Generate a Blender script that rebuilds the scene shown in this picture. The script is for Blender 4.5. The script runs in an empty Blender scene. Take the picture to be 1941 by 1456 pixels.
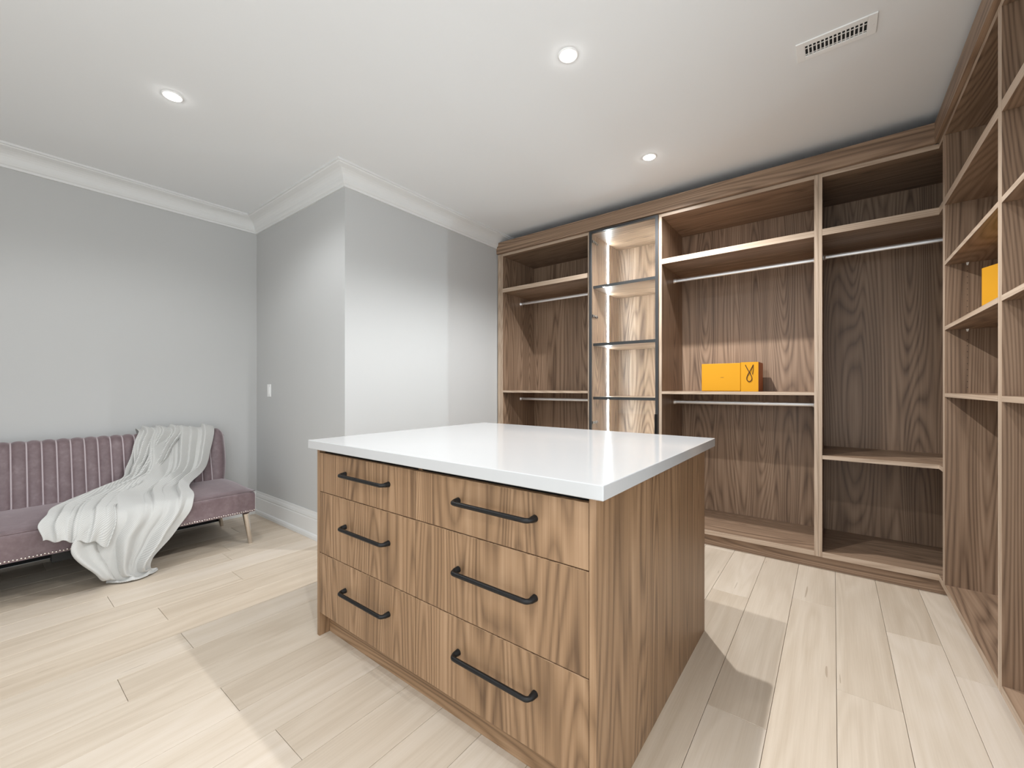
import bpy, bmesh, math, random
from mathutils import Vector, Matrix

random.seed(7)
scene = bpy.context.scene
col = scene.collection

# ------------------------------------------------------------------ camera, world, lights, exposure
YAW = 0.657750
cam_data = bpy.data.cameras.new('camera')
cam_data.sensor_width = 36.0
cam_data.lens = 788.6 * 36.0 / 1941.0
cam_data.shift_y = 6.76 / 1941.0
cam_data.clip_start = 0.05
cam = bpy.data.objects.new('camera', cam_data)
cam.location = (0, 0, 1.2)
cam.rotation_euler = (math.pi / 2, 0, YAW)
col.objects.link(cam)
scene.camera = cam

world = bpy.data.worlds.new('world')
world.use_nodes = True
scene.world = world
bg = world.node_tree.nodes['Background']
bg.inputs['Color'].default_value = (0.90, 0.96, 1.0, 1)
bg.inputs['Strength'].default_value = 2.5

scene.view_settings.view_transform = 'Standard'
scene.view_settings.look = 'None'
scene.view_settings.gamma = 1.0
scene.view_settings.exposure = -0.02
scene.view_settings.use_curve_mapping = False
scene.cycles.use_denoising = True
scene.cycles.max_bounces = 14
scene.cycles.diffuse_bounces = 9
scene.cycles.transparent_max_bounces = 12
scene.cycles.sample_clamp_indirect = 6.0

LAMPS_IN_VIEW = [(-2.871, 0.668, 40.0), (-1.011, 1.751, 115.0), (-1.010, 2.867, 180.0)]
LAMPS_ADDED = [(-2.871, -0.75, 16.0), (-1.011, -0.75, 40.0), (-0.15, 0.35, 60.0)]     # unseen, added to balance the light: two continue the rows, one fills the aisle
CEIL = 2.80


def lamp_light(x, y, power):
    d = bpy.data.lights.new('downlight_or_fill', 'SPOT')
    d.energy = power
    d.color = (0.965, 0.985, 1.0)
    d.spot_size = math.radians(150)
    d.spot_blend = 0.5
    d.shadow_soft_size = 0.020
    o = bpy.data.objects.new('downlight_or_fill', d)
    o.location = (x, y, CEIL - 0.020)
    col.objects.link(o)
    return o


for (lx, ly, lp) in LAMPS_IN_VIEW + LAMPS_ADDED:
    lamp_light(lx, ly, lp)


# ------------------------------------------------------------------ node helpers and materials
def new_mat(name):
    m = bpy.data.materials.new(name)
    m.use_nodes = True
    nt = m.node_tree
    return m, nt, nt.nodes, nt.links, nt.nodes['Principled BSDF']


def math_node(nt, op, a, b=None, c=None):
    n = nt.nodes.new('ShaderNodeMath')
    n.operation = op
    for i, v in enumerate((a, b, c)):
        if v is None:
            continue
        if isinstance(v, (int, float)):
            n.inputs[i].default_value = v
        else:
            nt.links.new(v, n.inputs[i])
    return n.outputs[0]


def noise(nt, vec, scale, detail=2.0, rough=0.5, dist=0.0):
    n = nt.nodes.new('ShaderNodeTexNoise')
    n.inputs['Scale'].default_value = scale
    n.inputs['Detail'].default_value = detail
    n.inputs['Roughness'].default_value = rough
    n.inputs['Distortion'].default_value = dist
    nt.links.new(vec, n.inputs['Vector'])
    return n.outputs['Fac']


def ramp(nt, fac, stops):
    r = nt.nodes.new('ShaderNodeValToRGB')
    el = r.color_ramp.elements
    while len(el) < len(stops):
        el.new(0.5)
    for e, (p, c) in zip(el, stops):
        e.position = p
        e.color = (c[0], c[1], c[2], 1)
    nt.links.new(fac, r.inputs['Fac'])
    return r.outputs['Color']


def stretched_uv(nt, su, sv, rnd_amp=60.0):
    """UV map in metres (U across the grain, V along it), shifted per object."""
    uv = nt.nodes.new('ShaderNodeUVMap')
    uv.uv_map = 'UVMap'
    sep = nt.nodes.new('ShaderNodeSeparateXYZ')
    nt.links.new(uv.outputs['UV'], sep.inputs[0])
    oi = nt.nodes.new('ShaderNodeObjectInfo')
    comb = nt.nodes.new('ShaderNodeCombineXYZ')
    rnd = math_node(nt, 'MULTIPLY', oi.outputs['Random'], rnd_amp)
    nt.links.new(math_node(nt, 'MULTIPLY', sep.outputs['X'], su), comb.inputs['X'])
    nt.links.new(math_node(nt, 'MULTIPLY', sep.outputs['Y'], sv), comb.inputs['Y'])
    nt.links.new(rnd, comb.inputs['Z'])
    return comb.outputs[0], oi.outputs['Random']


def plain(name, color, rough=0.5, metal=0.0, bump=0.0, bscale=200.0, spec=0.5, coat=0.0):
    m, nt, ns, ln, b = new_mat(name)
    b.inputs['Base Color'].default_value = (*color, 1)
    b.inputs['Roughness'].default_value = rough
    b.inputs['Metallic'].default_value = metal
    b.inputs['Specular IOR Level'].default_value = spec
    b.inputs['Coat Weight'].default_value = coat
    if bump:
        tc = ns.new('ShaderNodeTexCoord')
        f = noise(nt, tc.outputs['Object'], bscale, 3.0)
        bp = ns.new('ShaderNodeBump')
        bp.inputs['Strength'].default_value = bump
        bp.inputs['Distance'].default_value = 0.002
        ln.new(f, bp.inputs['Height'])
        ln.new(bp.outputs[0], b.inputs['Normal'])
    return m


def walnut(name, dark, mid, light, rough=0.42):
    m, nt, ns, ln, b = new_mat(name)
    v1, rnd = stretched_uv(nt, 1.0, 0.075)
    n1 = noise(nt, v1, 5.2, 0.6, 0.4, 0.0)                       # smooth field: its contour lines are the cathedrals
    ph = math_node(nt, 'MULTIPLY', n1, 190.0)
    rings = math_node(nt, 'MULTIPLY_ADD', math_node(nt, 'SINE', ph), 0.5, 0.5)
    rings = math_node(nt, 'POWER', rings, 0.55)
    v2, _ = stretched_uv(nt, 1.0, 0.014)
    med = noise(nt, v2, 48.0, 2.5, 0.6)
    wide = noise(nt, v2, 9.0, 1.0, 0.5)
    v3, _ = stretched_uv(nt, 1.0, 0.010)
    fine = noise(nt, v3, 360.0, 3.0, 0.65)
    t = math_node(nt, 'MULTIPLY', rings, 0.26)
    t = math_node(nt, 'MULTIPLY_ADD', med, 0.62, t)
    t = math_node(nt, 'MULTIPLY_ADD', wide, 0.36, t)
    t = math_node(nt, 'MULTIPLY_ADD', fine, 0.34, t)
    t = math_node(nt, 'SUBTRACT', t, 0.345)
    c = ramp(nt, t, [(0.18, dark), (0.50, mid), (0.82, light)])
    ln.new(c, b.inputs['Base Color'])
    b.inputs['Roughness'].default_value = rough
    b.inputs['Specular IOR Level'].default_value = 0.35
    bp = ns.new('ShaderNodeBump')
    bp.inputs['Strength'].default_value = 0.12
    bp.inputs['Distance'].default_value = 0.001
    ln.new(fine, bp.inputs['Height'])
    ln.new(bp.outputs[0], b.inputs['Normal'])
    return m


def floor_wood(name):
    m, nt, ns, ln, b = new_mat(name)
    v1, rnd = stretched_uv(nt, 1.0, 0.10)
    n1 = noise(nt, v1, 5.0, 2.0, 0.5, 0.3)
    rings = math_node(nt, 'SINE', math_node(nt, 'MULTIPLY', n1, 60.0))
    v3, _ = stretched_uv(nt, 1.0, 0.02)
    fine = noise(nt, v3, 180.0, 4.0, 0.65)
    wide = noise(nt, v3, 14.0, 2.0, 0.5)
    t = math_node(nt, 'MULTIPLY', rings, 0.05)
    t = math_node(nt, 'MULTIPLY_ADD', fine, 0.30, t)
    t = math_node(nt, 'MULTIPLY_ADD', wide, 0.34, t)
    t = math_node(nt, 'MULTIPLY_ADD', rnd, 0.30, t)
    t = math_node(nt, 'SUBTRACT', t, 0.0)
    c = ramp(nt, t, [(0.22, (0.485, 0.395, 0.300)), (0.50, (0.605, 0.515, 0.415)), (0.80, (0.695, 0.612, 0.525))])
    # a few short dark mineral streaks
    v4, _ = stretched_uv(nt, 1.0, 0.06)
    st = noise(nt, v4, 42.0, 0.5, 0.4)
    stm = math_node(nt, 'GREATER_THAN', st, 0.815)
    mix = ns.new('ShaderNodeMix')
    mix.data_type = 'RGBA'
    ln.new(math_node(nt, 'MULTIPLY', stm, 0.45), mix.inputs[0])
    ln.new(c, mix.inputs[6])
    mix.inputs[7].default_value = (0.23, 0.16, 0.10, 1)
    ln.new(mix.outputs[2], b.inputs['Base Color'])
    b.inputs['Roughness'].default_value = 0.42
    b.inputs['Specular IOR Level'].default_value = 0.3
    bp = ns.new('ShaderNodeBump')
    bp.inputs['Strength'].default_value = 0.06
    bp.inputs['Distance'].default_value = 0.001
    ln.new(fine, bp.inputs['Height'])
    ln.new(bp.outputs[0], b.inputs['Normal'])
    return m


def velvet(name):
    m, nt, ns, ln, b = new_mat(name)
    tc = ns.new('ShaderNodeTexCoord')
    f = noise(nt, tc.outputs['Object'], 9.0, 4.0, 0.6, 0.4)
    f2 = noise(nt, tc.outputs['Object'], 45.0, 3.0, 0.6)
    t = math_node(nt, 'MULTIPLY_ADD', f2, 0.35, math_node(nt, 'MULTIPLY', f, 0.65))
    c = ramp(nt, t, [(0.30, (0.125, 0.085, 0.090)), (0.52, (0.165, 0.118, 0.124)), (0.72, (0.220, 0.168, 0.176))])
    ln.new(c, b.inputs['Base Color'])
    b.inputs['Roughness'].default_value = 0.48
    b.inputs['Specular IOR Level'].default_value = 0.35
    b.inputs['Sheen Weight'].default_value = 0.75
    b.inputs['Sheen Roughness'].default_value = 0.35
    b.inputs['Sheen Tint'].default_value = (0.95, 0.86, 0.90, 1)
    bp = ns.new('ShaderNodeBump')
    bp.inputs['Strength'].default_value = 0.10
    bp.inputs['Distance'].default_value = 0.004
    ln.new(f2, bp.inputs['Height'])
    ln.new(bp.outputs[0], b.inputs['Normal'])
    return m


def knit(name):
    m, nt, ns, ln, b = new_mat(name)
    uv = ns.new('ShaderNodeUVMap')
    uv.uv_map = 'UVMap'
    w1 = ns.new('ShaderNodeTexWave')
    w1.wave_type = 'BANDS'
    w1.bands_direction = 'DIAGONAL'
    w1.inputs['Scale'].default_value = 62.0
    w1.inputs['Distortion'].default_value = 1.2
    w1.inputs['Detail'].default_value = 1.0
    ln.new(uv.outputs['UV'], w1.inputs['Vector'])
    n = noise(nt, uv.outputs['UV'], 420.0, 2.0)
    h = math_node(nt, 'MULTIPLY_ADD', n, 0.6, w1.outputs['Fac'])
    c = ramp(nt, h, [(0.2, (0.40, 0.395, 0.38)), (1.1, (0.55, 0.545, 0.525))])
    ln.new(c, b.inputs['Base Color'])
    b.inputs['Roughness'].default_value = 0.9
    b.inputs['Specular IOR Level'].default_value = 0.1
    b.inputs['Sheen Weight'].default_value = 0.25
    bp = ns.new('ShaderNodeBump')
    bp.inputs['Strength'].default_value = 0.16
    bp.inputs['Distance'].default_value = 0.002
    ln.new(h, bp.inputs['Height'])
    ln.new(bp.outputs[0], b.inputs['Normal'])
    return m


def emitter(name, color, strength):
    m = bpy.data.materials.new(name)
    m.use_nodes = True
    nt = m.node_tree
    nt.nodes.remove(nt.nodes['Principled BSDF'])
    e = nt.nodes.new('ShaderNodeEmission')
    e.inputs['Color'].default_value = (*color, 1)
    e.inputs['Strength'].default_value = strength
    nt.links.new(e.outputs[0], nt.nodes['Material Output'].inputs['Surface'])
    return m


def glass_mat(name):
    m = bpy.data.materials.new(name)
    m.use_nodes = True
    nt = m.node_tree
    nt.nodes.remove(nt.nodes['Principled BSDF'])
    tr = nt.nodes.new('ShaderNodeBsdfTransparent')
    tr.inputs['Color'].default_value = (0.975, 0.98, 0.975, 1)
    gl = nt.nodes.new('ShaderNodeBsdfGlossy')
    gl.inputs['Roughness'].default_value = 0.02
    lw = nt.nodes.new('ShaderNodeLayerWeight')
    lw.inputs['Blend'].default_value = 0.5
    fac = math_node(nt, 'MULTIPLY_ADD', math_node(nt, 'POWER', lw.outputs['Facing'], 4.0), 0.35, 0.02)
    mx = nt.nodes.new('ShaderNodeMixShader')
    nt.links.new(fac, mx.inputs[0])
    nt.links.new(tr.outputs[0], mx.inputs[1])
    nt.links.new(gl.outputs[0], mx.inputs[2])
    nt.links.new(mx.outputs[0], nt.nodes['Material Output'].inputs['Surface'])
    return m


M = {}
M['walnut'] = walnut('walnut_laminate', (0.115, 0.071, 0.046), (0.268, 0.175, 0.114), (0.41, 0.285, 0.195))
M['walnut_warm_lit'] = walnut('walnut_laminate_warm_lit', (0.120, 0.068, 0.036), (0.272, 0.163, 0.088), (0.41, 0.262, 0.155))  # the wardrobe laminate again, with warmer light put into its colour
M['edge'] = walnut('walnut_pale_edge', (0.33, 0.24, 0.17), (0.46, 0.35, 0.26), (0.56, 0.45, 0.35))  # paler walnut for the front edges of the boards
M['floor'] = floor_wood('pale_oak_planks')
M['subfloor'] = plain('dark_plank_joint', (0.22, 0.17, 0.12), 0.9)
M['wall'] = plain('grey_wall_paint', (0.505, 0.505, 0.498), 0.75, bump=0.05, bscale=350, spec=0.25)
M['ceiling'] = plain('white_ceiling_paint', (0.785, 0.795, 0.80), 0.9, spec=0.1)
M['trim'] = plain('white_trim_paint', (0.72, 0.72, 0.71), 0.4, spec=0.4)
M['white'] = plain('white_enamel', (0.86, 0.86, 0.85), 0.35)
M['quartz'] = plain('white_quartz', (0.50, 0.50, 0.498), 0.10, spec=0.5)
M['black'] = plain('matte_black_metal', (0.008, 0.0075, 0.0075), 0.42, spec=0.3)
M['frame'] = plain('dark_grey_metal', (0.045, 0.046, 0.048), 0.35, metal=0.3)
M['chrome'] = plain('satin_chrome', (0.95, 0.945, 0.94), 0.48, metal=1.0)
M['nickel'] = plain('dark_nickel', (0.34, 0.33, 0.32), 0.3, metal=1.0)
M['champagne'] = plain('polished_leg_metal', (0.72, 0.66, 0.60), 0.18, metal=1.0)
M['nail'] = plain('nickel_nail', (0.80, 0.74, 0.70), 0.2, metal=1.0)
M['velvet'] = velvet('mauve_velvet')
M['piping'] = plain('pale_piping', (0.42, 0.355, 0.37), 0.5)
M['knit'] = knit('light_grey_knit')
M['yellow'] = plain('yellow_card', (0.60, 0.285, 0.016), 0.6, bump=0.02, spec=0.15)
M['orange'] = plain('orange_card', (0.42, 0.10, 0.004), 0.5)
M['cord'] = plain('brown_cord', (0.075, 0.030, 0.012), 0.8)
M['dark'] = plain('duct_black', (0.01, 0.01, 0.01), 0.9)
M['underside'] = plain('black_underside_cloth', (0.012, 0.012, 0.012), 0.95)
M['glass'] = glass_mat('clear_glass')
M['led'] = emitter('led_strip_light', (0.80, 0.93, 1.0), 130.0)
M['lens'] = emitter('downlight_lens', (1.0, 0.99, 0.97), 45.0)

# ------------------------------------------------------------------ geometry helpers
AX = {'x': 0, 'y': 1, 'z': 2}


def uv_layer(bm):
    return bm.loops.layers.uv.get('UVMap') or bm.loops.layers.uv.new('UVMap')


def add_box(bm, x0, x1, y0, y1, z0, z1, grain='z', edge=(), edge_index=1):
    """Axis-aligned box with metre UVs; faces listed in edge ('-x', '+y' ...) take material slot 1."""
    uvl = uv_layer(bm)
    lo, hi = (x0, y0, z0), (x1, y1, z1)
    vs = [bm.verts.new((hi[0] if i & 1 else lo[0], hi[1] if i & 2 else lo[1], hi[2] if i & 4 else lo[2])) for i in range(8)]
    quads = {'-x': (0, 4, 6, 2), '+x': (1, 3, 7, 5), '-y': (0, 1, 5, 4), '+y': (2, 6, 7, 3), '-z': (0, 2, 3, 1), '+z': (4, 5, 7, 6)}
    g = AX[grain]
    for k, q in quads.items():
        f = bm.faces.new([vs[i] for i in q])
        n = AX[k[1]]
        inplane = [a for a in range(3) if a != n]
        if g in inplane:
            v_ax = g
            u_ax = [a for a in inplane if a != g][0]
        else:
            u_ax, v_ax = inplane
        for lp in f.loops:
            lp[uvl].uv = (lp.vert.co[u_ax] + 3.1 * lp.vert.co[n], lp.vert.co[v_ax])
        if k in edge:
            f.material_index = edge_index
    return bm


def mesh_obj(name, bm, mats, parent=None, bevel=0.0, smooth=False, segs=2):
    me = bpy.data.meshes.new(name)
    bmesh.ops.recalc_face_normals(bm, faces=bm.faces)
    bm.to_mesh(me)
    bm.free()
    for m in (mats if isinstance(mats, (list, tuple)) else [mats]):
        me.materials.append(m)
    o = bpy.data.objects.new(name, me)
    col.objects.link(o)
    if parent is not None:
        o.parent = parent
        o.matrix_parent_inverse = parent.matrix_basis.inverted()
    if smooth:
        for p in me.polygons:
            p.use_smooth = True
    if bevel:
        md = o.modifiers.new('bevel', 'BEVEL')
        md.width = bevel
        md.segments = segs
        md.limit_method = 'ANGLE'
    return o


def board(name, parent, dims, grain='z', edge=(), bevel=0.0008, mats=None):
    bm = bmesh.new()
    add_box(bm, *dims, grain=grain, edge=edge)
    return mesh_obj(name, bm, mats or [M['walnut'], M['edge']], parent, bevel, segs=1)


def thing(name, label, cat, loc, group=None):
    o = bpy.data.objects.new(name, None)
    o.empty_display_size = 0.1
    o.location = loc
    col.objects.link(o)
    o['label'] = label
    o['category'] = cat
    if group:
        o['group'] = group
    return o


def tag(o, label, cat, group=None):
    o['label'] = label
    o['category'] = cat
    if group:
        o['group'] = group
    return o


def struct(o):
    o['kind'] = 'structure'
    return o


def add_tube(bm, pts, r, n=10, cap=True, squash=None):
    """Tube along a polyline; r may be a list; squash=(axis vector scale) gives oval sections (sx, sz)."""
    uvl = uv_layer(bm)
    pts = [Vector(p) for p in pts]
    rs = r if isinstance(r, (list, tuple)) else [r] * len(pts)
    rings = []
    prev_n = None
    for i, p in enumerate(pts):
        if i == 0:
            t = pts[1] - pts[0]
        elif i == len(pts) - 1:
            t = pts[-1] - pts[-2]
        else:
            t = (pts[i + 1] - p).normalized() + (p - pts[i - 1]).normalized()
        t.normalize()
        if prev_n is None:
            ref = Vector((0, 0, 1)) if abs(t.z) < 0.9 else Vector((1, 0, 0))
            nrm = (ref - t * ref.dot(t)).normalized()
        else:
            nrm = (prev_n - t * prev_n.dot(t)).normalized()
        prev_n = nrm
        b = t.cross(nrm)
        a, c = (squash if squash else (1, 1))
        rings.append([bm.verts.new(p + nrm * (math.cos(2 * math.pi * k / n) * rs[i] * a) + b * (math.sin(2 * math.pi * k / n) * rs[i] * c)) for k in range(n)])
    for A, B in zip(rings, rings[1:]):
        for k in range(n):
            f = bm.faces.new((A[k], A[(k + 1) % n], B[(k + 1) % n], B[k]))
            f.smooth = True
    if cap:
        for cf in (bm.faces.new(rings[0][::-1]), bm.faces.new(rings[-1])):
            for e in cf.edges:
                e.smooth = False
    return bm


def add_disc_solid(bm, cx, cy, z0, z1, r0, r1, n=32):
    """Frustum about a vertical axis."""
    a = [bm.verts.new((cx + r0 * math.cos(2 * math.pi * k / n), cy + r0 * math.sin(2 * math.pi * k / n), z0)) for k in range(n)]
    b = [bm.verts.new((cx + r1 * math.cos(2 * math.pi * k / n), cy + r1 * math.sin(2 * math.pi * k / n), z1)) for k in range(n)]
    for k in range(n):
        bm.faces.new((a[k], a[(k + 1) % n], b[(k + 1) % n], b[k]))
    bm.faces.new(a[::-1])
    bm.faces.new(b)


def sweep_profile(bm, profile, path_pts, normals_in):
    """profile: (offset into the room, z); path: list of (x, y); normals_in: mitre vector at each path point."""
    rings = []
    for (px_, py_), nv in zip(path_pts, normals_in):
        rings.append([bm.verts.new((px_ + nv[0] * d, py_ + nv[1] * d, z)) for d, z in profile])
    n = len(profile)
    for A, B in zip(rings, rings[1:]):
        for k in range(n):
            bm.faces.new((A[k], A[(k + 1) % n], B[(k + 1) % n], B[k]))
    bm.faces.new(rings[0])
    bm.faces.new(rings[-1][::-1])


# ------------------------------------------------------------------ room shell
XL, YA, XB = -4.38, 1.662, -2.83          # left wall, nib wall facing the camera, wall running to the wardrobes
YBK, XRT, YFR = 4.02, 1.09, -1.7
T = 0.12


def wall(name, x0, x1, y0, y1, z0=-0.02, z1=CEIL + 0.02, mat='wall'):
    bm = bmesh.new()
    add_box(bm, x0, x1, y0, y1, z0, z1)
    return struct(mesh_obj(name, bm, M[mat]))


wall('wall_left', XL - T, XL, YFR, YA + T)
wall('wall_middle', XL, XB, YA, YA + T)
wall('wall_side', XB - T, XB, YA + T, YBK)
wall('wall_back', XB - T, XRT + T, YBK, YBK + T)
wall('wall_right', XRT, XRT + T, 1.28, YBK)          # nearer the camera this side is left open to let in fill light
wall('wall_front', XL - T, -1.9, YFR - T, YFR)       # right half left open too, so the plain world light comes in
wall('ceiling', XL - T, XRT + T, YFR, YBK + T, CEIL, CEIL + 0.1, 'ceiling')

# floor: one object per plank, laid along Y
fl_bm = bmesh.new()
add_box(fl_bm, XL - T, XRT + T, YFR, YBK + T, -0.06, -0.012)
floor = struct(mesh_obj('floor', fl_bm, M['subfloor']))
PW = 0.195
joints = {  # seam index -> known end joints (read off the photograph)
    -16: [1.03, -0.9], -15: [0.615, 2.2, -1.0], -14: [1.45, -0.35], -13: [0.62, -1.2], -12: [0.362, 1.9, -1.05],
    -11: [1.35, -0.25], -10: [0.604, 2.6, -1.1], -9: [1.5, -0.1, 3.0], -8: [0.648, 2.4, -0.9], -17: [0.47, -1.2], -18: [1.1, -0.4],
    0: [2.10, 0.5], 1: [2.745, 1.1, -0.6], 2: [2.50, 0.6, -1.0], -1: [2.86, 1.25, -0.5], -2: [1.7, 0.2], -3: [2.7, 0.9, -0.7]}
k0, k1 = -23, 6
plank_cache = {}
for k in range(k0, k1):
    xa = max(0.01 + PW * k, XL + 0.003)
    xb = min(0.01 + PW * (k + 1), XRT - 0.003)
    if xb - xa < 0.02:
        continue
    js = joints.get(k)
    if js is None:
        js = []
        y = YFR + random.uniform(0.5, 1.7)
        while y < YBK - 0.4:
            js.append(y)
            y += random.uniform(1.0, 1.9)
    ys = sorted([YFR] + list(js) + [YBK])
    # planks whose whole length would lie hidden behind the nib wall are left out
    for ya, yb in zip(ys, ys[1:]):
        if xb < XB - 0.15 and ya > YA:
            continue
        if xb < XB:
            yb = min(yb, YA - 0.001)
        g = 0.0007
        bm = bmesh.new()
        add_box(bm, xa + g, xb - g, ya + g, yb - g, -0.012, 0.0, grain='y')
        p = mesh_obj('plank', bm, M['floor'], floor, 0.0009, segs=1)

# crown moulding
PR, RI = 0.122, 0.132
crown_prof = [(0, CEIL - RI), (0.012, CEIL - RI), (0.014, CEIL - RI + 0.014), (0.022, CEIL - RI + 0.020), (0.030, CEIL - RI + 0.034)]
for i in range(1, 7):
    a = i / 7 * math.pi / 2
    crown_prof.append((0.030 + (PR - 0.045) * (1 - math.cos(a)), CEIL - RI + 0.034 + (RI - 0.060) * math.sin(a)))
crown_prof += [(PR - 0.014, CEIL - 0.022), (PR - 0.010, CEIL - 0.016), (PR, CEIL - 0.014), (PR, CEIL + 0.0), (0, CEIL + 0.0)]
for nm, pts, nrm in (
        ('trim_1', [(XL, YFR), (XL, YA)], [(1, 0), (1, -1)]),
        ('trim_2', [(XL, YA), (XB, YA)], [(1, -1), (1, -1)]),
        ('trim_3', [(XB, YA), (XB, YBK)], [(1, -1), (1, 0)])):
    bm = bmesh.new()
    sweep_profile(bm, crown_prof, pts, nrm)
    struct(mesh_obj(nm, bm, M['trim']))

base_prof = [(0, 0.0), (0.026, 0.0), (0.026, 0.022), (0.022, 0.036), (0.014, 0.042), (0.014, 0.150), (0.011, 0.156), (0.013, 0.166), (0.010, 0.186), (0.007, 0.196), (0.006, 0.212), (0, 0.212)]
for nm, pts, nrm in (
        ('baseboard_left', [(XL, YFR), (XL, YA)], [(1, 0), (1, -1)]),
        ('baseboard_middle', [(XL, YA), (XB, YA)], [(1, -1), (1, -1)]),
        ('baseboard_side', [(XB, YA), (XB, 3.40)], [(1, -1), (1, 0)])):
    bm = bmesh.new()
    sweep_profile(bm, base_prof, pts, nrm)
    struct(mesh_obj(nm, bm, M['trim']))

# ------------------------------------------------------------------ island
IX0, IX1, IY0, IY1 = -1.986, -0.504, 1.022, 2.210
isl = thing('island_cabinet', 'walnut island cabinet with six drawers standing on the floor in the middle', 'cabinet', ((IX0 + IX1) / 2, (IY0 + IY1) / 2, 0))
PT = 0.021
IM = [M['walnut_warm_lit'], M['walnut_warm_lit']]
ZT = 0.905
board('side_panel', isl, (IX0, IX0 + PT, IY0, IY1, 0.0, ZT), 'z', ('-y',), mats=IM)
board('side_panel', isl, (IX1 - PT, IX1, IY0, IY1, 0.0, ZT), 'z', mats=IM)
board('back_panel', isl, (IX0 + PT, IX1 - PT, IY1 - 0.019, IY1 - 0.001, 0.0, ZT), 'z', mats=IM)
board('bottom_panel', isl, (IX0 + PT, IX1 - PT, IY0 + 0.022, IY1 - 0.02, 0.100, 0.115), 'x', mats=IM)
board('divider', isl, (-1.262, -1.244, IY0 + 0.024, IY1 - 0.02, 0.115, ZT), 'z', mats=IM)
bm = bmesh.new()
add_box(bm, IX0 + PT, IX1 - PT, IY0 + 0.03, IY0 + 0.05, 0.86, ZT, 'x')
mesh_obj('top_rail', bm, M['dark'], isl)
board('toe_kick', isl, (IX0 + PT, IX1 - PT, IY0 + 0.052, IY0 + 0.068, 0.0, 0.100), 'x', mats=IM)
DX = [(IX0 + PT + 0.0015, -1.2545), (-1.2515, IX1 - PT - 0.002)]
DZ = [(0.7005, 0.886), (0.4065, 0.6975), (0.114, 0.4035)]
HX = [(-1.742, -1.412), (-1.030, -0.698)]
HZ = [0.810, 0.573, 0.287]


def handle_mesh(bm, xa, xb, yf, z):
    out = 0.036
    pts = [(xa + 0.006, yf + 0.001, z), (xa + 0.006, yf - out * 0.55, z)]
    for i in range(1, 6):
        a = i / 6 * math.pi / 2
        pts.append((xa + 0.006 + 0.016 * (1 - math.cos(a)), yf - out * 0.55 - (out * 0.45) * math.sin(a), z))
    pts.append((xa + 0.03, yf - out, z))
    left = list(pts)
    right = [((xa + xb) - p[0], p[1], p[2]) for p in reversed(pts)]
    allp = left + right
    n = len(allp)
    rs = [0.0115 if i in (0, n - 1) else 0.0095 if i in (1, n - 2) else 0.0080 for i in range(n)]
    add_tube(bm, allp, rs, 12)


for r, (za, zb) in enumerate(DZ):
    for c, (xa, xb) in enumerate(DX):
        d = board('drawer', isl, (xa, xb, IY0 + 0.001, IY0 + 0.020, za, zb), 'z', (), 0.0012, IM)
        bm = bmesh.new()
        handle_mesh(bm, HX[c][0], HX[c][1], IY0 + 0.001, HZ[r])
        h = mesh_obj('handle', bm, M['black'], d)
        h['label'] = 'black bow handle'

bm = bmesh.new()
add_box(bm, -2.014, -0.468, 0.990, 2.268, ZT + 0.001, 0.947)
ct = mesh_obj('countertop', bm, M['quartz'], None, 0.003, segs=3)
tag(ct, 'thick polished white stone worktop on the walnut island', 'countertop')

# ------------------------------------------------------------------ wardrobes along the back wall and the right wall
FY, FX = 3.405, 0.482            # front planes
BY, BX = 3.985, 1.062            # inner face of the back panels
S = 0.021
Z_TOP0, Z_TOP1 = 2.580, 2.606
SH1 = (2.198, 2.240)
SH2 = (1.148, 1.170)
Z_BOT = (0.086, 0.121)


def back_unit(o, xa, xb, left=True, right=True, left_edge=('-y',), right_edge=('-y',)):
    if left:
        board('side_panel', o, (xa, xa + S, FY, BY, Z_BOT[0], Z_TOP1), 'z', left_edge)
    if right:
        board('side_panel', o, (xb - S, xb, FY, BY, Z_BOT[0], Z_TOP1), 'z', right_edge)
    board('top_panel', o, (xa + S, xb - S, FY, BY, Z_TOP0, Z_TOP1), 'x', ('-y',))
    board('bottom_panel', o, (xa + S, xb - S, FY, BY, *Z_BOT), 'x', ('-y',))
    board('back_panel', o, (xa, xb, BY, BY + 0.012, Z_BOT[0], Z_TOP1), 'z')


def rod(o, xa, xb, y, z):
    bm = bmesh.new()
    add_tube(bm, [(xa + 0.004, y, z), (xb - 0.004, y, z)], 0.0155, 16, squash=(1.0, 0.55))
    r = mesh_obj('hanging_rod', bm, M['chrome'], o)
    for xe, s in ((xa, 1), (xb, -1)):
        bm = bmesh.new()
        add_tube(bm, [(xe, y, z), (xe + s * 0.004, y, z), (xe + s * 0.0041, y, z), (xe + s * 0.018, y, z)], [0.021, 0.021, 0.019, 0.019], 16, squash=(1.0, 0.7))
        mesh_obj('rod_socket', bm, M['chrome'], r)
    return r


# unit 1: left hanging bay
U1 = (-2.774, -1.7415)
u1 = thing('wardrobe', 'narrow open walnut wardrobe bay with two hanging rods beside the grey wall', 'wardrobe', (-2.26, 3.7, 0))
back_unit(u1, *U1)
bm = bmesh.new()
add_box(bm, -2.818, -2.7755, FY - 0.004, FY + 0.06, 0.0, Z_TOP1, 'z', ('-y',))
add_box(bm, -2.806, -2.7755, FY + 0.06, BY, 0.0, Z_TOP1, 'z')
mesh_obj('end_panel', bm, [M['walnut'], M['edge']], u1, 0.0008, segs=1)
for za, zb in (SH1, SH2):
    board('shelf', u1, (U1[0] + S, U1[1] - S, FY, BY, za, zb), 'x', ('-y',))
rod(u1, U1[0] + S, U1[1] - S, 3.72, 2.128)
rod(u1, U1[0] + S, U1[1] - S, 3.72, 1.078)

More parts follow.
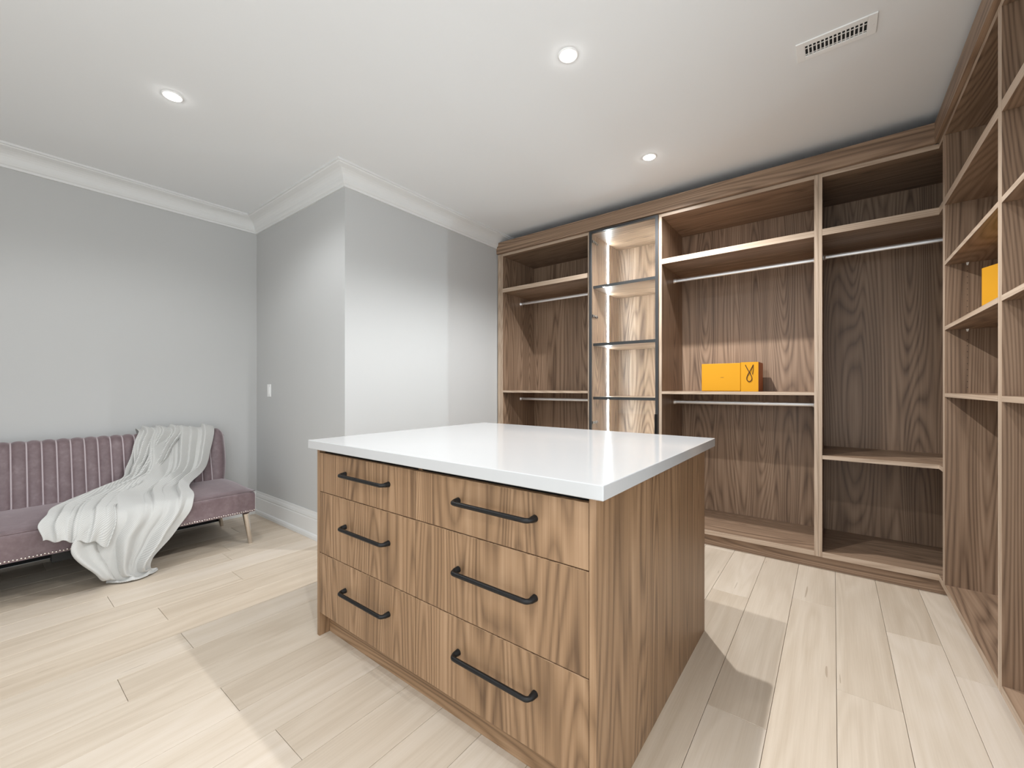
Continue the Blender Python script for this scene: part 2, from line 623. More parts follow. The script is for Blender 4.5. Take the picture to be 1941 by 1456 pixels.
# unit 2: glazed, lit display cabinet
U2 = (-1.7405, -1.1215)
u2 = thing('display_cabinet', 'tall lit display cabinet with a black framed glass door between two wardrobe bays', 'cabinet', (-1.43, 3.7, 0))
back_unit(u2, *U2, left_edge=(), right_edge=())
for zt in (2.116, 1.598, 1.116):
    sh = board('shelf', u2, (U2[0] + S, U2[1] - S, FY + 0.030, BY, zt - 0.022, zt), 'x')
    bm = bmesh.new()
    add_box(bm, U2[0] + S, U2[1] - S, FY + 0.022, FY + 0.030, zt - 0.023, zt + 0.001)
    e = mesh_obj('shelf_edge', bm, M['frame'], sh)
    e['label'] = 'dark grey metal shelf edge'
sh = board('shelf', u2, (U2[0] + S, U2[1] - S, FY + 0.030, BY, 0.600, 0.622), 'x')
for xs in (U2[0] + S, U2[1] - S - 0.003):
    bm = bmesh.new()
    add_box(bm, xs, xs + 0.003, 3.732, 3.750, 0.14, 2.575)
    l_ = mesh_obj('led_strip', bm, M['led'], u2)
    l_['label'] = 'glowing white vertical light strip'
# door
dz0, dz1 = 0.110, 2.600
dx0, dx1 = -1.7395, -1.1225
dy0, dy1 = FY - 0.022, FY - 0.002
FWD = 0.0225
bm = bmesh.new()
add_box(bm, dx0, dx0 + FWD, dy0, dy1, dz0, dz1)
add_box(bm, dx1 - FWD, dx1, dy0, dy1, dz0, dz1)
add_box(bm, dx0 + FWD, dx1 - FWD, dy0, dy1, dz1 - 0.018, dz1)
add_box(bm, dx0 + FWD, dx1 - FWD, dy0, dy1, dz0, dz0 + 0.018)
door = mesh_obj('door', bm, M['frame'], u2, 0.001, segs=1)
door['label'] = 'dark grey metal framed glass door'
bm = bmesh.new()
add_box(bm, dx0 + FWD - 0.002, dx1 - FWD + 0.002, dy0 + 0.008, dy0 + 0.012, dz0 + 0.016, dz1 - 0.016)
mesh_obj('glass_pane', bm, M['glass'], door)
bm = bmesh.new()
add_box(bm, dx1 - 0.0215, dx1 - 0.001, dy0 - 0.012, dy0, 0.62, 0.985)
add_box(bm, dx1 - 0.0215, dx1 - 0.016, dy0 - 0.018, dy0 - 0.012, 0.62, 0.985)
h = mesh_obj('door_handle', bm, M['black'], door)
h['label'] = 'black vertical edge pull'
for hz in (2.515, 1.845, 0.885, 0.35):
    bm = bmesh.new()
    xw = U2[0] + S
    add_box(bm, xw, xw + 0.005, 3.465, 3.50, hz - 0.012, hz + 0.012)
    add_box(bm, xw + 0.004, xw + 0.016, 3.43, 3.475, hz - 0.006, hz + 0.006)
    add_box(bm, xw + 0.004, xw + 0.012, dy1, 3.44, hz - 0.011, hz + 0.011)
    add_box(bm, xw, xw + 0.008, 3.505, 3.516, hz - 0.006, hz + 0.006)
    hg = mesh_obj('hinge', bm, M['nickel'], door, 0.001, segs=1)

# unit 3: wide hanging bay
U3 = (-1.1205, -0.0795)
u3 = thing('wardrobe', 'wide open walnut wardrobe bay with two hanging rods, holding the yellow box', 'wardrobe', (-0.6, 3.7, 0))
back_unit(u3, *U3)
for za, zb in (SH1, SH2):
    board('shelf', u3, (U3[0] + S, U3[1] - S, FY, BY, za, zb), 'x', ('-y',))
rod(u3, U3[0] + S, U3[1] - S, 3.73, 2.126)
rod(u3, U3[0] + S, U3[1] - S, 3.73, 1.077)

# unit 4: corner bay, front edges turn the corner towards the right-hand run
U4x = -0.0785
YC = 3.300                        # the corner bay ends at this side panel
u4 = thing('corner_wardrobe', 'open walnut corner wardrobe bay with one high rod, where both runs meet', 'wardrobe', (0.45, 3.7, 0))
board('side_panel', u4, (U4x, U4x + S, FY, BY, Z_BOT[0], Z_TOP1), 'z', ('-y',))
board('back_panel', u4, (U4x, BX + 0.012, BY, BY + 0.012, Z_BOT[0], Z_TOP1), 'z')
board('back_panel', u4, (BX, BX + 0.012, YC, BY, Z_BOT[0], Z_TOP1), 'z')
board('side_panel', u4, (FX, BX, YC - 0.0205, YC, Z_BOT[0], Z_TOP1), 'z', ('-x',))


def corner_board(name, z0, z1):
    bm = bmesh.new()
    uvl = uv_layer(bm)
    outline = [(U4x + S, FY), (FX, FY), (FX, YC), (BX, YC), (BX, BY), (U4x + S, BY)]
    lo = [bm.verts.new((x, y, z0)) for x, y in outline]
    hi = [bm.verts.new((x, y, z1)) for x, y in outline]
    # two quads-plus split so that the notch stays planar
    tops = [(0, 1, 4, 5), (1, 2, 3, 4)]
    for vs, flip in ((hi, False), (lo, True)):
        for q in tops:
            seq = [vs[i] for i in q]
            f = bm.faces.new(seq[::-1] if flip else seq)
            for lp in f.loops:
                lp[uvl].uv = (lp.vert.co.y, lp.vert.co.x)
    n = len(outline)
    for i in range(n):
        j = (i + 1) % n
        f = bm.faces.new((lo[i], lo[j], hi[j], hi[i]))
        for lp in f.loops:
            lp[uvl].uv = (lp.vert.co.z, lp.vert.co.x + lp.vert.co.y)
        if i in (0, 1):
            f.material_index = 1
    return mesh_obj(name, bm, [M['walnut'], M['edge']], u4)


corner_board('top_panel', Z_TOP0, Z_TOP1)
corner_board('bottom_panel', *Z_BOT)
corner_board('shelf', *SH1)
corner_board('shelf', 0.730, 0.755)
# L-shaped rod
bm = bmesh.new()
ry, rx, rz = 3.78, 0.80, 2.146
pts = [(U4x + S + 0.004, ry, rz), (rx - 0.20, ry, rz)]
for i in range(1, 8):
    a = i / 8 * math.pi / 2
    pts.append((rx - 0.20 + 0.20 * math.sin(a), ry - 0.20 * (1 - math.cos(a)), rz))
pts += [(rx, ry - 0.20, rz), (rx, YC + 0.004, rz)]
add_tube(bm, pts, 0.0155, 16, squash=(1.0, 0.55))
r4 = mesh_obj('hanging_rod', bm, M['chrome'], u4)
bm = bmesh.new()
add_tube(bm, [(U4x + S, ry, rz), (U4x + S + 0.004, ry, rz), (U4x + S + 0.0041, ry, rz), (U4x + S + 0.018, ry, rz)], [0.021, 0.021, 0.019, 0.019], 16, squash=(1.0, 0.7))
mesh_obj('rod_socket', bm, M['chrome'], r4)

# right-hand run: two shelf bays
SHR = [SH1, (1.868, 1.890), (1.513, 1.535), SH2]


def right_unit(name, label, ya, yb, far_thick, pins=True):
    """Bay from y=ya (near) to y=yb (far) with its two side panels inside that range."""
    o = thing(name, label, 'shelving', (0.77, (ya + yb) / 2, 0))
    board('side_panel', o, (FX, BX, yb - far_thick, yb, Z_BOT[0], Z_TOP1), 'z', ('-x',))
    board('side_panel', o, (FX, BX, ya, ya + S, Z_BOT[0], Z_TOP1), 'z', ('-x',))
    y0, y1 = ya + S, yb - far_thick
    board('top_panel', o, (FX, BX, y0, y1, Z_TOP0, Z_TOP1), 'y', ('-x',))
    board('bottom_panel', o, (FX, BX, y0, y1, *Z_BOT), 'y', ('-x',))
    board('back_panel', o, (BX, BX + 0.012, ya, yb, Z_BOT[0], Z_TOP1), 'z')
    for i, (za, zb) in enumerate(SHR):
        s_ = board('shelf', o, (FX, BX, y0, y1, za, zb), 'y', ('-x',))
        if i in (1, 2):
            for xp in (FX + 0.085, BX - 0.09):
                for yw, sg in ((y1, -1), (y0, 1)):
                    bm = bmesh.new()
                    v = [bm.verts.new(p) for p in ((xp - 0.005, yw, za), (xp + 0.005, yw, za), (xp + 0.003, yw, za - 0.013), (xp - 0.003, yw, za - 0.013),
                                                   (xp - 0.005, yw + sg * 0.010, za), (xp + 0.005, yw + sg * 0.010, za))]
                    for q in ((0, 1, 2, 3), (0, 4, 5, 1), (3, 2, 5, 4), (0, 3, 4), (1, 5, 2)):
                        bm.faces.new([v[k] for k in q])
                    mesh_obj('shelf_pin', bm, M['white'], s_)
    if pins:
        bm = bmesh.new()
        for z in [1.60 + 0.032 * k for k in range(8)] + [1.20 + 0.032 * k for k in range(9)]:
            add_tube(bm, [(FX + 0.085, y1 - 0.0006, z), (FX + 0.085, y1 + 0.002, z)], 0.0018, 8)
        hp = mesh_obj('pin_hole_row', bm, M['dark'], o)
        hp['kind'] = 'stuff'
    return o


Y_DIV = 2.297
right_unit('shelving_unit', 'open walnut shelf bay on the right holding an angled yellow box', Y_DIV, YC - 0.021, 0.030)
right_unit('shelving_unit', 'open walnut shelf bay nearest the camera at the right edge', 1.29, Y_DIV - 0.001, S)

# plinths (set back under the wardrobes)
bm = bmesh.new()
add_box(bm, -2.774, 0.525, FY + 0.032, FY + 0.050, 0.0, 0.0855, 'x')
pl = mesh_obj('kickboard', bm, M['walnut'])
tag(pl, 'long walnut kickboard on the floor under the back wardrobes', 'kickboard')
bm = bmesh.new()
add_box(bm, FX + 0.045, FX + 0.063, 1.30, FY + 0.031, 0.0, 0.0855, 'y')
pl = mesh_obj('kickboard', bm, M['walnut'])
tag(pl, 'walnut kickboard set back under the right-hand shelf bays', 'kickboard')

# walnut cornice board above the wardrobes
CZ0, CZ1 = 2.611, 2.726
bm = bmesh.new()
uvl = uv_layer(bm)
cy0, cy1 = FY - 0.020, FY + 0.002
xl, xr = -2.822, FX - 0.020
prof = [(xl, CZ0), (xr, CZ0), (xr, CZ1), (xl + 0.026, CZ1), (xl, CZ1 - 0.040)]
fr = [bm.verts.new((x, cy0, z)) for x, z in prof]
bk = [bm.verts.new((x, cy1, z)) for x, z in prof]
bm.faces.new(fr)
bm.faces.new(bk[::-1])
for i in range(5):
    j = (i + 1) % 5
    bm.faces.new((fr[i], fr[j], bk[j], bk[i]))
for f in bm.faces:
    for lp in f.loops:
        lp[uvl].uv = (lp.vert.co.z + lp.vert.co.y, lp.vert.co.x)
# top dust board behind it
add_box(bm, xl + 0.03, xr, cy1, cy1 + 0.10, CZ0 - 0.003, CZ0 + 0.012, 'x')
tag(mesh_obj('cornice', bm, M['walnut']), 'walnut cornice board along the top of the back wardrobes', 'cornice')
bm = bmesh.new()
add_box(bm, FX - 0.020, FX + 0.002, 1.28, cy0 + 0.001 + 0.02, CZ0, CZ1, 'y')
add_box(bm, FX + 0.002, FX + 0.10, 1.28, cy0, CZ0 - 0.003, CZ0 + 0.012, 'y')
tag(mesh_obj('cornice', bm, M['walnut']), 'walnut cornice board along the top of the right-hand shelves', 'cornice')

# ------------------------------------------------------------------ yellow packages
def card_box(name, label, cat, cx, cy, z, w, d, h, rot, side_right=True):
    t = thing(name, label, cat, (cx, cy, z))
    t.rotation_euler = (0, 0, rot)
    bpy.context.view_layer.update()
    return t


def local_part(name, parent, bm, mats, bevel=0.0):
    me = bpy.data.meshes.new(name)
    bmesh.ops.recalc_face_normals(bm, faces=bm.faces)
    bm.to_mesh(me)
    bm.free()
    for m in (mats if isinstance(mats, (list, tuple)) else [mats]):
        me.materials.append(m)
    o = bpy.data.objects.new(name, me)
    col.objects.link(o)
    o.parent = parent
    if bevel:
        md = o.modifiers.new('bevel', 'BEVEL')
        md.width = bevel
        md.segments = 2
    return o


ZS = SH2[1] + 0.0005
b1 = card_box('gift_box', 'flat-fronted yellow gift box on the middle shelf of the wide wardrobe bay', 'box', -0.703, 3.78, ZS, 0.30, 0.24, 0.222, 0)
bm = bmesh.new()
add_box(bm, -0.152, 0.128, -0.118, 0.12, 0, 0.140)
local_part('box_base', b1, bm, M['yellow'], 0.0015)
bm = bmesh.new()
add_box(bm, -0.154, 0.129, -0.120, 0.122, 0.003, 0.222)
local_part('box_lid', b1, bm, M['yellow'], 0.002)
bm = bmesh.new()
for k, xx in enumerate((-0.012, -0.006, 0.0, 0.006)):
    add_box(bm, xx, xx + 0.0042, -0.1206, -0.1200, 0.108 + (k % 2) * 0.001, 0.112)
local_part('printed_mark', b1, bm, M['cord'])

bag = card_box('paper_bag', 'yellow paper bag with a brown cord loop beside the gift box', 'bag', -0.512, 3.775, ZS, 0.12, 0.25, 0.225, 0)
bm = bmesh.new()
w, d, hgt, th = 0.0605, 0.125, 0.226, 0.002
add_box(bm, -w, w, -d, -d + th, 0, hgt)
add_box(bm, -w, w, d - th, d, 0, hgt)
add_box(bm, -w, -w + th, -d, d, 0, hgt)
add_box(bm, -w + th, w - th, -d + th, d - th, 0, th)
local_part('bag_body', bag, bm, M['yellow'])
bm = bmesh.new()
add_box(bm, w - th, w + 0.0005, -d + 0.001, d, 0, hgt - 0.0005)
g_ = local_part('gusset', bag, bm, M['orange'])
g_['label'] = 'dark orange side gusset'
bm = bmesh.new()
yf = -d - 0.0035
pts = [(-0.027, yf, 0.205), (-0.016, yf, 0.180), (-0.002, yf, 0.152), (0.009, yf, 0.130), (0.017, yf, 0.105), (0.014, yf, 0.086), (0.000, yf, 0.076),
       (-0.014, yf, 0.086), (-0.017, yf, 0.105), (-0.009, yf, 0.130), (0.002, yf - 0.004, 0.152), (0.016, yf, 0.180), (0.027, yf, 0.205)]
sm = []
for i in range(len(pts) - 1):
    p0, p1, p2, p3 = (Vector(pts[max(i - 1, 0)]), Vector(pts[i]), Vector(pts[i + 1]), Vector(pts[min(i + 2, len(pts) - 1)]))
    for s in range(4):
        t = s / 4
        sm.append(0.5 * ((2 * p1) + (p2 - p0) * t + (2 * p0 - 5 * p1 + 4 * p2 - p3) * t * t + (3 * p1 - p0 - 3 * p2 + p3) * t ** 3))
sm.append(Vector(pts[-1]))
add_tube(bm, sm, 0.0028, 8)
c_ = local_part('cord_handle', bag, bm, M['cord'])
bm = bmesh.new()
add_tube(bm, [(0.027, yf, 0.205), (0.026, yf - 0.001, 0.170), (0.022, yf, 0.132)], [0.0012, 0.0016, 0.0024], 8)
local_part('cord_end', bag, bm, M['cord'])

# second yellow box, standing turned on the right-hand shelf
zs = SHR[2][1] + 0.0005
b2 = card_box('gift_box', 'plain yellow box standing at an angle on the right-hand shelf, partly hidden', 'box', 0.699, 2.900, zs, 0.1, 0.25, 0.25, math.radians(24.4))
bm = bmesh.new()
add_box(bm, -0.075, 0.075, -0.14, 0.14, 0, 0.12)
local_part('box_base', b2, bm, M['yellow'], 0.0015)
bm = bmesh.new()
add_box(bm, -0.077, 0.077, -0.142, 0.142, 0.003, 0.244)
local_part('box_lid', b2, bm, M['yellow'], 0.002)

# ------------------------------------------------------------------ ceiling fittings
lab = ['small round recessed ceiling light above the sofa side of the room', 'small round recessed ceiling light over the middle of the island',
       'small round recessed ceiling light nearest the back wardrobes']
for (lx, ly, _), lb in zip(LAMPS_IN_VIEW, lab):
    t = thing('recessed_light', lb, 'ceiling light', (lx, ly, CEIL), 'recessed ceiling lights')
    bm = bmesh.new()
    n = 40
    ring = [(0.034, CEIL - 0.002), (0.036, CEIL - 0.004), (0.046, CEIL - 0.0035), (0.050, CEIL - 0.0005), (0.050, CEIL), (0.034, CEIL)]
    vv = [[bm.verts.new((lx + r * math.cos(2 * math.pi * k / n), ly + r * math.sin(2 * math.pi * k / n), z)) for r, z in ring] for k in range(n)]
    for k in range(n):
        A, B = vv[k], vv[(k + 1) % n]
        for q in range(len(ring)):
            bm.faces.new((A[q], A[(q + 1) % len(ring)], B[(q + 1) % len(ring)], B[q]))
    mesh_obj('trim_ring', bm, M['white'], t, smooth=True)
    bm = bmesh.new()
    add_disc_solid(bm, lx, ly, CEIL - 0.011, CEIL - 0.0005, 0.025, 0.0335, 40)
    mesh_obj('lens', bm, M['lens'], t)

# supply air register
vx0, vx1, vy0, vy1 = -0.140, 0.152, 2.348, 2.479
vent = thing('ceiling_vent', 'white metal air register with a row of dark slots in the ceiling', 'vent', ((vx0 + vx1) / 2, (vy0 + vy1) / 2, CEIL))
sx0, sx1, sy0, sy1 = vx0 + 0.032, vx1 - 0.032, vy0 + 0.030, vy1 - 0.028
NS = 15
pitch = (sx1 - sx0) / NS
bm = bmesh.new()
zb, zt = CEIL - 0.006, CEIL + 0.0
add_box(bm, vx0, sx0, vy0, vy1, zb, zt)
add_box(bm, sx1, vx1, vy0, vy1, zb, zt)
add_box(bm, sx0, sx1, vy0, sy0, zb, zt)
add_box(bm, sx0, sx1, sy1, vy1, zb, zt)
mesh_obj('face_plate', bm, M['white'], vent, 0.0015, segs=2)
for i in range(NS + 1):
    bm = bmesh.new()
    xc = sx0 + i * pitch
    hw = 0.0026
    add_box(bm, max(sx0, xc - hw), min(sx1, xc + hw), sy0, sy1, zb + 0.0008, zt)
    mesh_obj('slat', bm, M['white'], vent)
bm = bmesh.new()
add_box(bm, sx0, sx1, sy0, sy1, CEIL - 0.0006, CEIL - 0.0001)
mesh_obj('duct_opening', bm, M['dark'], vent)
for yy in (sy0 + 0.020, sy1 - 0.010):
    bm = bmesh.new()
    add_box(bm, sx0, sx1, yy, yy + 0.004, zb + 0.0035, CEIL - 0.0006)
    mesh_obj('damper_blade', bm, M['white'], vent)
for xx in (vx0 + 0.012, vx1 - 0.012):
    bm = bmesh.new()
    add_disc_solid(bm, xx, (vy0 + vy1) / 2, zb - 0.0012, zb, 0.0022, 0.003, 12)
    mesh_obj('screw', bm, M['chrome'], vent)

# light switch on the nib wall
sw = thing('light_switch', 'narrow white rocker light switch on the grey nib wall behind the sofa', 'light switch', (-4.098, YA, 1.17))
bm = bmesh.new()
add_box(bm, -4.132, -4.062, YA - 0.006, YA, 1.115, 1.230)
mesh_obj('wall_plate', bm, M['white'], sw, 0.002)
bm = bmesh.new()
add_box(bm, -4.113, -4.081, YA - 0.010, YA - 0.006, 1.140, 1.205)
mesh_obj('rocker', bm, M['white'], sw, 0.0015)

# ------------------------------------------------------------------ sofa
SY0, SY1 = -0.62, 1.326
SFX = -3.525
sofa = thing('sofa', 'armless mauve velvet sofa with a channelled back against the grey wall', 'sofa', (-3.9, 0.35, 0))
# seat cushion block: rounded, gently domed top
bm = bmesh.new()
uvl = uv_layer(bm)
prof = []   # (x, z) going from the bottom front up over the top to the rear


def seat_top(x):
    u = (x - SFX) / (-4.20 - SFX)
    return 0.412 + 0.024 * math.sin(math.pi * min(max(u, 0), 1) * 0.75)


for z in (0.250, 0.30, 0.35, 0.38):
    prof.append((SFX, z))
for i in range(1, 6):
    a = i / 6 * math.pi / 2
    prof.append((SFX - 0.022 * (1 - math.cos(a)), 0.388 + 0.024 * math.sin(a)))
for i in range(1, 12):
    x = SFX - 0.022 - i / 11 * (0.66 - 0.022)
    prof.append((x, seat_top(x)))
prof.append((SFX - 0.66, 0.250))
NSY = 40
rings = []
for k in range(NSY + 1):
    y = SY0 + (SY1 - SY0) * k / NSY
    e = min(y - SY0, SY1 - y)
    rr = 0.020
    drop = 0.0 if e > rr else (rr - math.sqrt(max(rr * rr - (rr - e) ** 2, 0)))
    rings.append([bm.verts.new((x, y, z - (drop if z > 0.38 else 0))) for x, z in prof])
for A, B in zip(rings, rings[1:]):
    for q in range(len(prof)):
        f = bm.faces.new((A[q], A[(q + 1) % len(prof)], B[(q + 1) % len(prof)], B[q]))
        f.smooth = True
bm.faces.new(rings[0])
bm.faces.new(rings[-1][::-1])
seat = mesh_obj('seat', bm, M['velvet'], sofa)
md = seat.modifiers.new('edges', 'EDGE_SPLIT')
md.split_angle = math.radians(50)
bm = bmesh.new()
add_tube(bm, [(SFX - 0.004, SY0 + 0.01, 0.4055), (SFX - 0.004, SY1 - 0.004, 0.4055), (SFX - 0.60, SY1 - 0.004, 0.4055)], 0.0035, 8)
mesh_obj('seat_piping', bm, M['velvet'], sofa)
bm = bmesh.new()
add_box(bm, SFX - 0.62, SFX - 0.06, SY0 + 0.05, SY1 - 0.05, 0.240, 0.250)
mesh_obj('base', bm, M['underside'], sofa)
bm = bmesh.new()
add_box(bm, -3.640, -3.575, 0.275, 0.400, 0.185, 0.2405)
mesh_obj('centre_support', bm, M['black'], sofa, 0.004)
# nailhead trim
bm = bmesh.new()
y = SY0 + 0.012
tmp = []
while y < SY1 - 0.004:
    tmp.append((SFX + 0.001, y, 0.259 + (0.003 if len(tmp) % 2 else 0)))
    y += 0.0145
for (x, y, z) in tmp:
    bmesh.ops.create_icosphere(bm, subdivisions=1, radius=0.0062, matrix=Matrix.Translation((x, y, z)) @ Matrix.Diagonal((0.6, 1, 1, 1)))
x = SFX - 0.01
while x > SFX - 0.62:
    bmesh.ops.create_icosphere(bm, subdivisions=1, radius=0.0062, matrix=Matrix.Translation((x, SY1 + 0.001, 0.259)) @ Matrix.Diagonal((1, 0.6, 1, 1)))
    x -= 0.0145
nt_ = mesh_obj('nailhead_trim', bm, M['nail'], sofa, smooth=True)
nt_['kind'] = 'stuff'
# legs
for (tx, ty, bx_, by_) in ((-3.552, 1.272, -3.566, 1.308), (-4.155, 1.262, -4.200, 1.318), (-3.600, SY0 + 0.06, -3.566, SY0 + 0.014), (-4.155, SY0 + 0.06, -4.2, SY0 + 0.014)):
    bm = bmesh.new()
    add_tube(bm, [(tx, ty, 0.242), (bx_, by_, 0.0)], [0.024, 0.0135], 12)
    mesh_obj('leg', bm, M['champagne'], sofa)


# backrest: channels between pale piping
def back_profile(n_up=12):
    """(x, z) from the foot of the front face up, over the roll and down the rear."""
    P = [(-4.085, 0.40), (-4.095, 0.47), (-4.118, 0.56), (-4.142, 0.65), (-4.165, 0.73), (-4.183, 0.785), (-4.203, 0.818), (-4.232, 0.834), (-4.262, 0.828), (-4.283, 0.805), (-4.290, 0.76), (-4.285, 0.60), (-4.275, 0.40), (-4.27, 0.27)]
    return P


BP = back_profile()


def bp_normals(P):
    out = []
    for i in range(len(P)):
        a = P[max(i - 1, 0)]
        b = P[min(i + 1, len(P) - 1)]
        tx, tz = b[0] - a[0], b[1] - a[1]
        l = math.hypot(tx, tz)
        out.append((tz / l, -tx / l))
    return out


BN = bp_normals(BP)
CH0, CHW = 1.214, 0.0668           # right-most piping line and channel width
edges_y = [CH0 - i * CHW for i in range(28)]
edges_y = [y for y in edges_y if y > SY0 + 0.03]


def channel(ya, yb, bulge=0.014, n=8, end=0):
    bm = bmesh.new()
    rows = []
    for i, ((x, z), (nx, nz)) in enumerate(zip(BP, BN)):
        fade = 1.0 if i < 9 else 0.0
        row = []
        for k in range(n + 1):
            s = k / n
            if end == 0:
                b = bulge * (4 * s * (1 - s)) ** 0.7
                yy = ya + (yb - ya) * s
            else:   # the plain end section wraps round to the side
                ss = s if end > 0 else 1 - s
                if ss < 0.45:
                    b = bulge * 0.9 * math.sin(ss / 0.45 * math.pi / 2)
                else:
                    b = bulge * 0.9 - 0.075 * ((ss - 0.45) / 0.55) ** 2.6
                taper = 0.030 * max(0.0, 1 - (z - 0.40) / 0.22) ** 1.5 * ss if z < 0.62 else 0.0
                yy = ya + (yb - ya) * (s if True else s)
                yy += (-taper if end > 0 else taper)
            row.append(bm.verts.new((x + nx * b * fade + (0 if fade else 0), yy, z + nz * b * fade)))
        rows.append(row)
    for A, B in zip(rows, rows[1:]):
        for k in range(n):
            f = bm.faces.new((A[k], A[k + 1], B[k + 1], B[k]))
            f.smooth = True
    if end:   # close the side
        kk = n if end > 0 else 0
        side = [r[kk] for r in rows]
        f = bm.faces.new(side)
    return mesh_obj('backrest_channel', bm, M['velvet'], sofa)


for a, b in zip(edges_y[1:], edges_y):
    channel(a, b)
channel(CH0, 1.345, 0.016, 14, end=1)
channel(SY0 - 0.02, edges_y[-1], 0.016, 14, end=-1)
bm = bmesh.new()
yy0, yy1 = SY0, 1.325
add_box(bm, -4.268, -4.20, yy0 + 0.02, yy1 - 0.02, 0.045, 0.30)
add_box(bm, -4.265, -4.13, yy0 + 0.02, yy1 - 0.02, 0.26, 0.62)
mesh_obj('back_core', bm, M['underside'], sofa)
for y in edges_y:
    bm = bmesh.new()
    pts = [(x + nx * 0.0035, y, z + nz * 0.0035) for (x, z), (nx, nz) in list(zip(BP, BN))[:10]]
    add_tube(bm, pts, 0.0048, 7)
    mesh_obj('piping', bm, M['piping'], sofa)

# ------------------------------------------------------------------ throw blanket
def catmull(vals, t):
    n = len(vals)
    f = t * (n - 1)
    i = min(int(f), n - 2)
    t = f - i
    p0, p1, p2, p3 = vals[max(i - 1, 0)], vals[i], vals[i + 1], vals[min(i + 2, n - 1)]
    return 0.5 * ((2 * p1) + (p2 - p0) * t + (2 * p0 - 5 * p1 + 4 * p2 - p3) * t * t + (3 * p1 - p0 - 3 * p2 + p3) * t ** 3)


# rows: x, z, left y, right y, fold depth
ROWS = [
    (-4.312, 0.600, 0.80, 1.270, 0.006),
    (-4.312, 0.740, 0.79, 1.270, 0.008),
    (-4.270, 0.850, 0.785, 1.275, 0.014),
    (-4.208, 0.852, 0.775, 1.268, 0.020),
    (-4.160, 0.790, 0.745, 1.245, 0.026),
    (-4.122, 0.700, 0.73, 1.215, 0.030),
    (-4.075, 0.600, 0.70, 1.170, 0.034),
    (-4.010, 0.510, 0.64, 1.105, 0.036),
    (-3.900, 0.464, 0.52, 1.030, 0.030),
    (-3.760, 0.454, 0.44, 0.985, 0.022),
    (-3.620, 0.446, 0.40, 0.965, 0.017),
    (-3.520, 0.430, 0.38, 0.940, 0.015),
    (-3.478, 0.370, 0.365, 0.905, 0.020),
    (-3.472, 0.280, 0.350, 0.835, 0.030),
    (-3.468, 0.190, 0.378, 0.785, 0.036),
    (-3.464, 0.100, 0.435, 0.715, 0.034),
    (-3.456, 0.038, 0.470, 0.700, 0.024),
    (-3.444, 0.014, 0.490, 0.735, 0.008),
    (-3.415, 0.010, 0.500, 0.730, 0.002),
]


def smooth01(a, b, x):
    u = min(max((x - a) / (b - a), 0.0), 1.0)
    return u * u * (3 - 2 * u)


def saw(u):
    """One pleat: a quick rise on its left side and a long roll back down."""
    u = u - math.floor(u)
    return (u / 0.07) if u < 0.07 else ((1 - u) / 0.93) ** 0.9


def folds(s, t, seed=0.0):
    """Tight pleats where the cloth is gathered over the back, soft rolls where it hangs."""
    w = s + 0.045 * math.sin(5.0 * t + 3.0 * s + seed * 5) + 0.022 * math.sin(8.0 * s + seed * 9)
    tight = 1.45 * (saw(3.4 * w + 0.2 + seed) - 0.45) + 0.45 * (saw(5.3 * w + 0.55 + 2.3 * seed) - 0.45)
    soft = 0.9 * math.sin(2 * math.pi * (2.6 * w + 0.1 + seed)) + 0.5 * math.sin(2 * math.pi * (4.7 * w + 0.35 + seed)) + 0.35 * math.sin(2 * math.pi * (1.3 * w - 0.9 * t))
    k = smooth01(0.50, 0.70, t)
    return tight * (1 - k) + 0.85 * soft * k


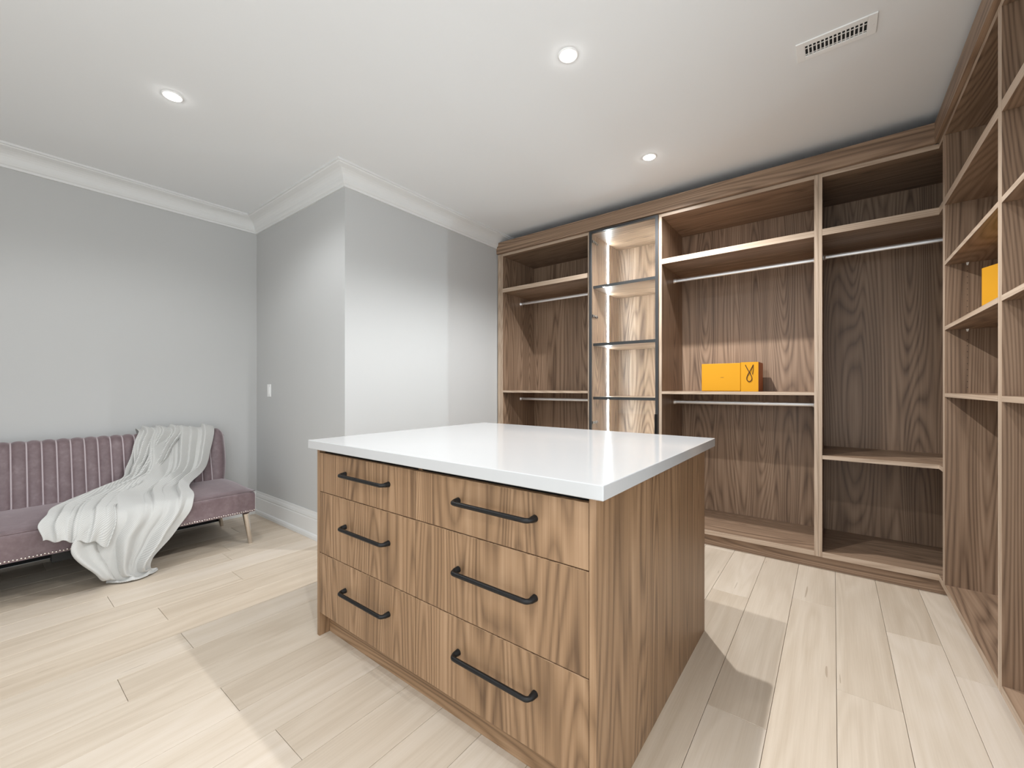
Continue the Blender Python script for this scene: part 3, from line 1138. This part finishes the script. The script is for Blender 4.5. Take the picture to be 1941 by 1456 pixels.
def cloth(bm, rows, ns, nt, seed=0.0, lift=0.0, tscale=1.0, warp=None):
    uvl = uv_layer(bm)
    cols_ = [[r[i] for r in rows] for i in range(5)]
    grid = []
    for j in range(nt + 1):
        t = j / nt
        x, z, yl, yr, d = (catmull(c, t) for c in cols_)
        yl += 0.008 * math.sin(23 * t + seed * 7) + 0.006 * math.sin(41 * t)
        yr += 0.010 * math.sin(19 * t + 1.0 + seed * 7) + 0.006 * math.sin(37 * t)
        x2, z2 = catmull(cols_[0], min(t + 0.01, 1)), catmull(cols_[1], min(t + 0.01, 1))
        x1, z1 = catmull(cols_[0], max(t - 0.01, 0)), catmull(cols_[1], max(t - 0.01, 0))
        tx, tz = x2 - x1, z2 - z1
        l = math.hypot(tx, tz) or 1
        nx, nz = -tz / l, tx / l
        row = []
        for i in range(ns + 1):
            s = i / ns
            dd = d * 1.35 * (folds(s, t * tscale, seed) + 0.35) + lift
            dd = max(dd, 0.002)
            p = Vector((x + nx * dd, yl + (yr - yl) * s, z + nz * dd))
            if warp:
                p = warp(p, s, t)
            p.z = max(p.z, 0.006)
            row.append((bm.verts.new(p), (yl + (yr - yl) * s, t * 1.9 * tscale)))
        grid.append(row)
    for A, B in zip(grid, grid[1:]):
        for k in range(ns):
            q = (A[k], B[k], B[k + 1], A[k + 1])
            f = bm.faces.new([v for v, _ in q])
            f.smooth = True
            for lp, (_, uvv) in zip(f.loops, q):
                lp[uvl].uv = uvv


def hem_main(p, s, t):
    k = smooth01(0.84, 0.97, t)
    p.x -= 0.075 * k * (2 * s - 1.05) ** 2
    p.z += 0.012 * k * (0.5 + 0.5 * math.sin(19 * s)) * (1 - smooth01(0.97, 1.0, t))
    return p


def hem_flap(p, s, t):
    k = smooth01(0.80, 1.0, t)
    p.z -= 0.085 * k * s + 0.030 * k * smooth01(0.8, 1.0, s)
    p.z += 0.006 * k * math.sin(26 * s)
    edge = smooth01(0.90, 1.0, s)
    p.x += 0.010 * (1 - edge) * smooth01(0.78, 0.9, s) * smooth01(0.2, 0.5, t)
    return p


bm = bmesh.new()
cloth(bm, ROWS, 150, 200, warp=hem_main)
# the loose left part, folded over the rest and lying to the left over the seat edge
FLAP = [
    (-4.312, 0.740, 0.785, 1.045, 0.008),
    (-4.270, 0.852, 0.780, 1.045, 0.012),
    (-4.208, 0.856, 0.765, 1.040, 0.016),
    (-4.162, 0.795, 0.742, 1.000, 0.020),
    (-4.125, 0.700, 0.715, 0.950, 0.022),
    (-4.080, 0.600, 0.683, 0.890, 0.024),
    (-4.018, 0.520, 0.620, 0.800, 0.026),
    (-3.900, 0.474, 0.470, 0.685, 0.024),
    (-3.760, 0.462, 0.345, 0.615, 0.018),
    (-3.620, 0.454, 0.265, 0.570, 0.014),
    (-3.525, 0.438, 0.235, 0.535, 0.012),
    (-3.470, 0.398, 0.228, 0.510, 0.014),
    (-3.452, 0.352, 0.230, 0.500, 0.016),
]
cloth(bm, FLAP, 90, 120, seed=0.37, lift=0.014, tscale=0.60, warp=hem_flap)
throw = mesh_obj('throw_blanket', bm, M['knit'])
md = throw.modifiers.new('thickness', 'SOLIDIFY')
md.thickness = 0.005
md.offset = 0.0
tag(throw, 'crumpled light grey knitted throw draped over the mauve sofa onto the floor', 'blanket')
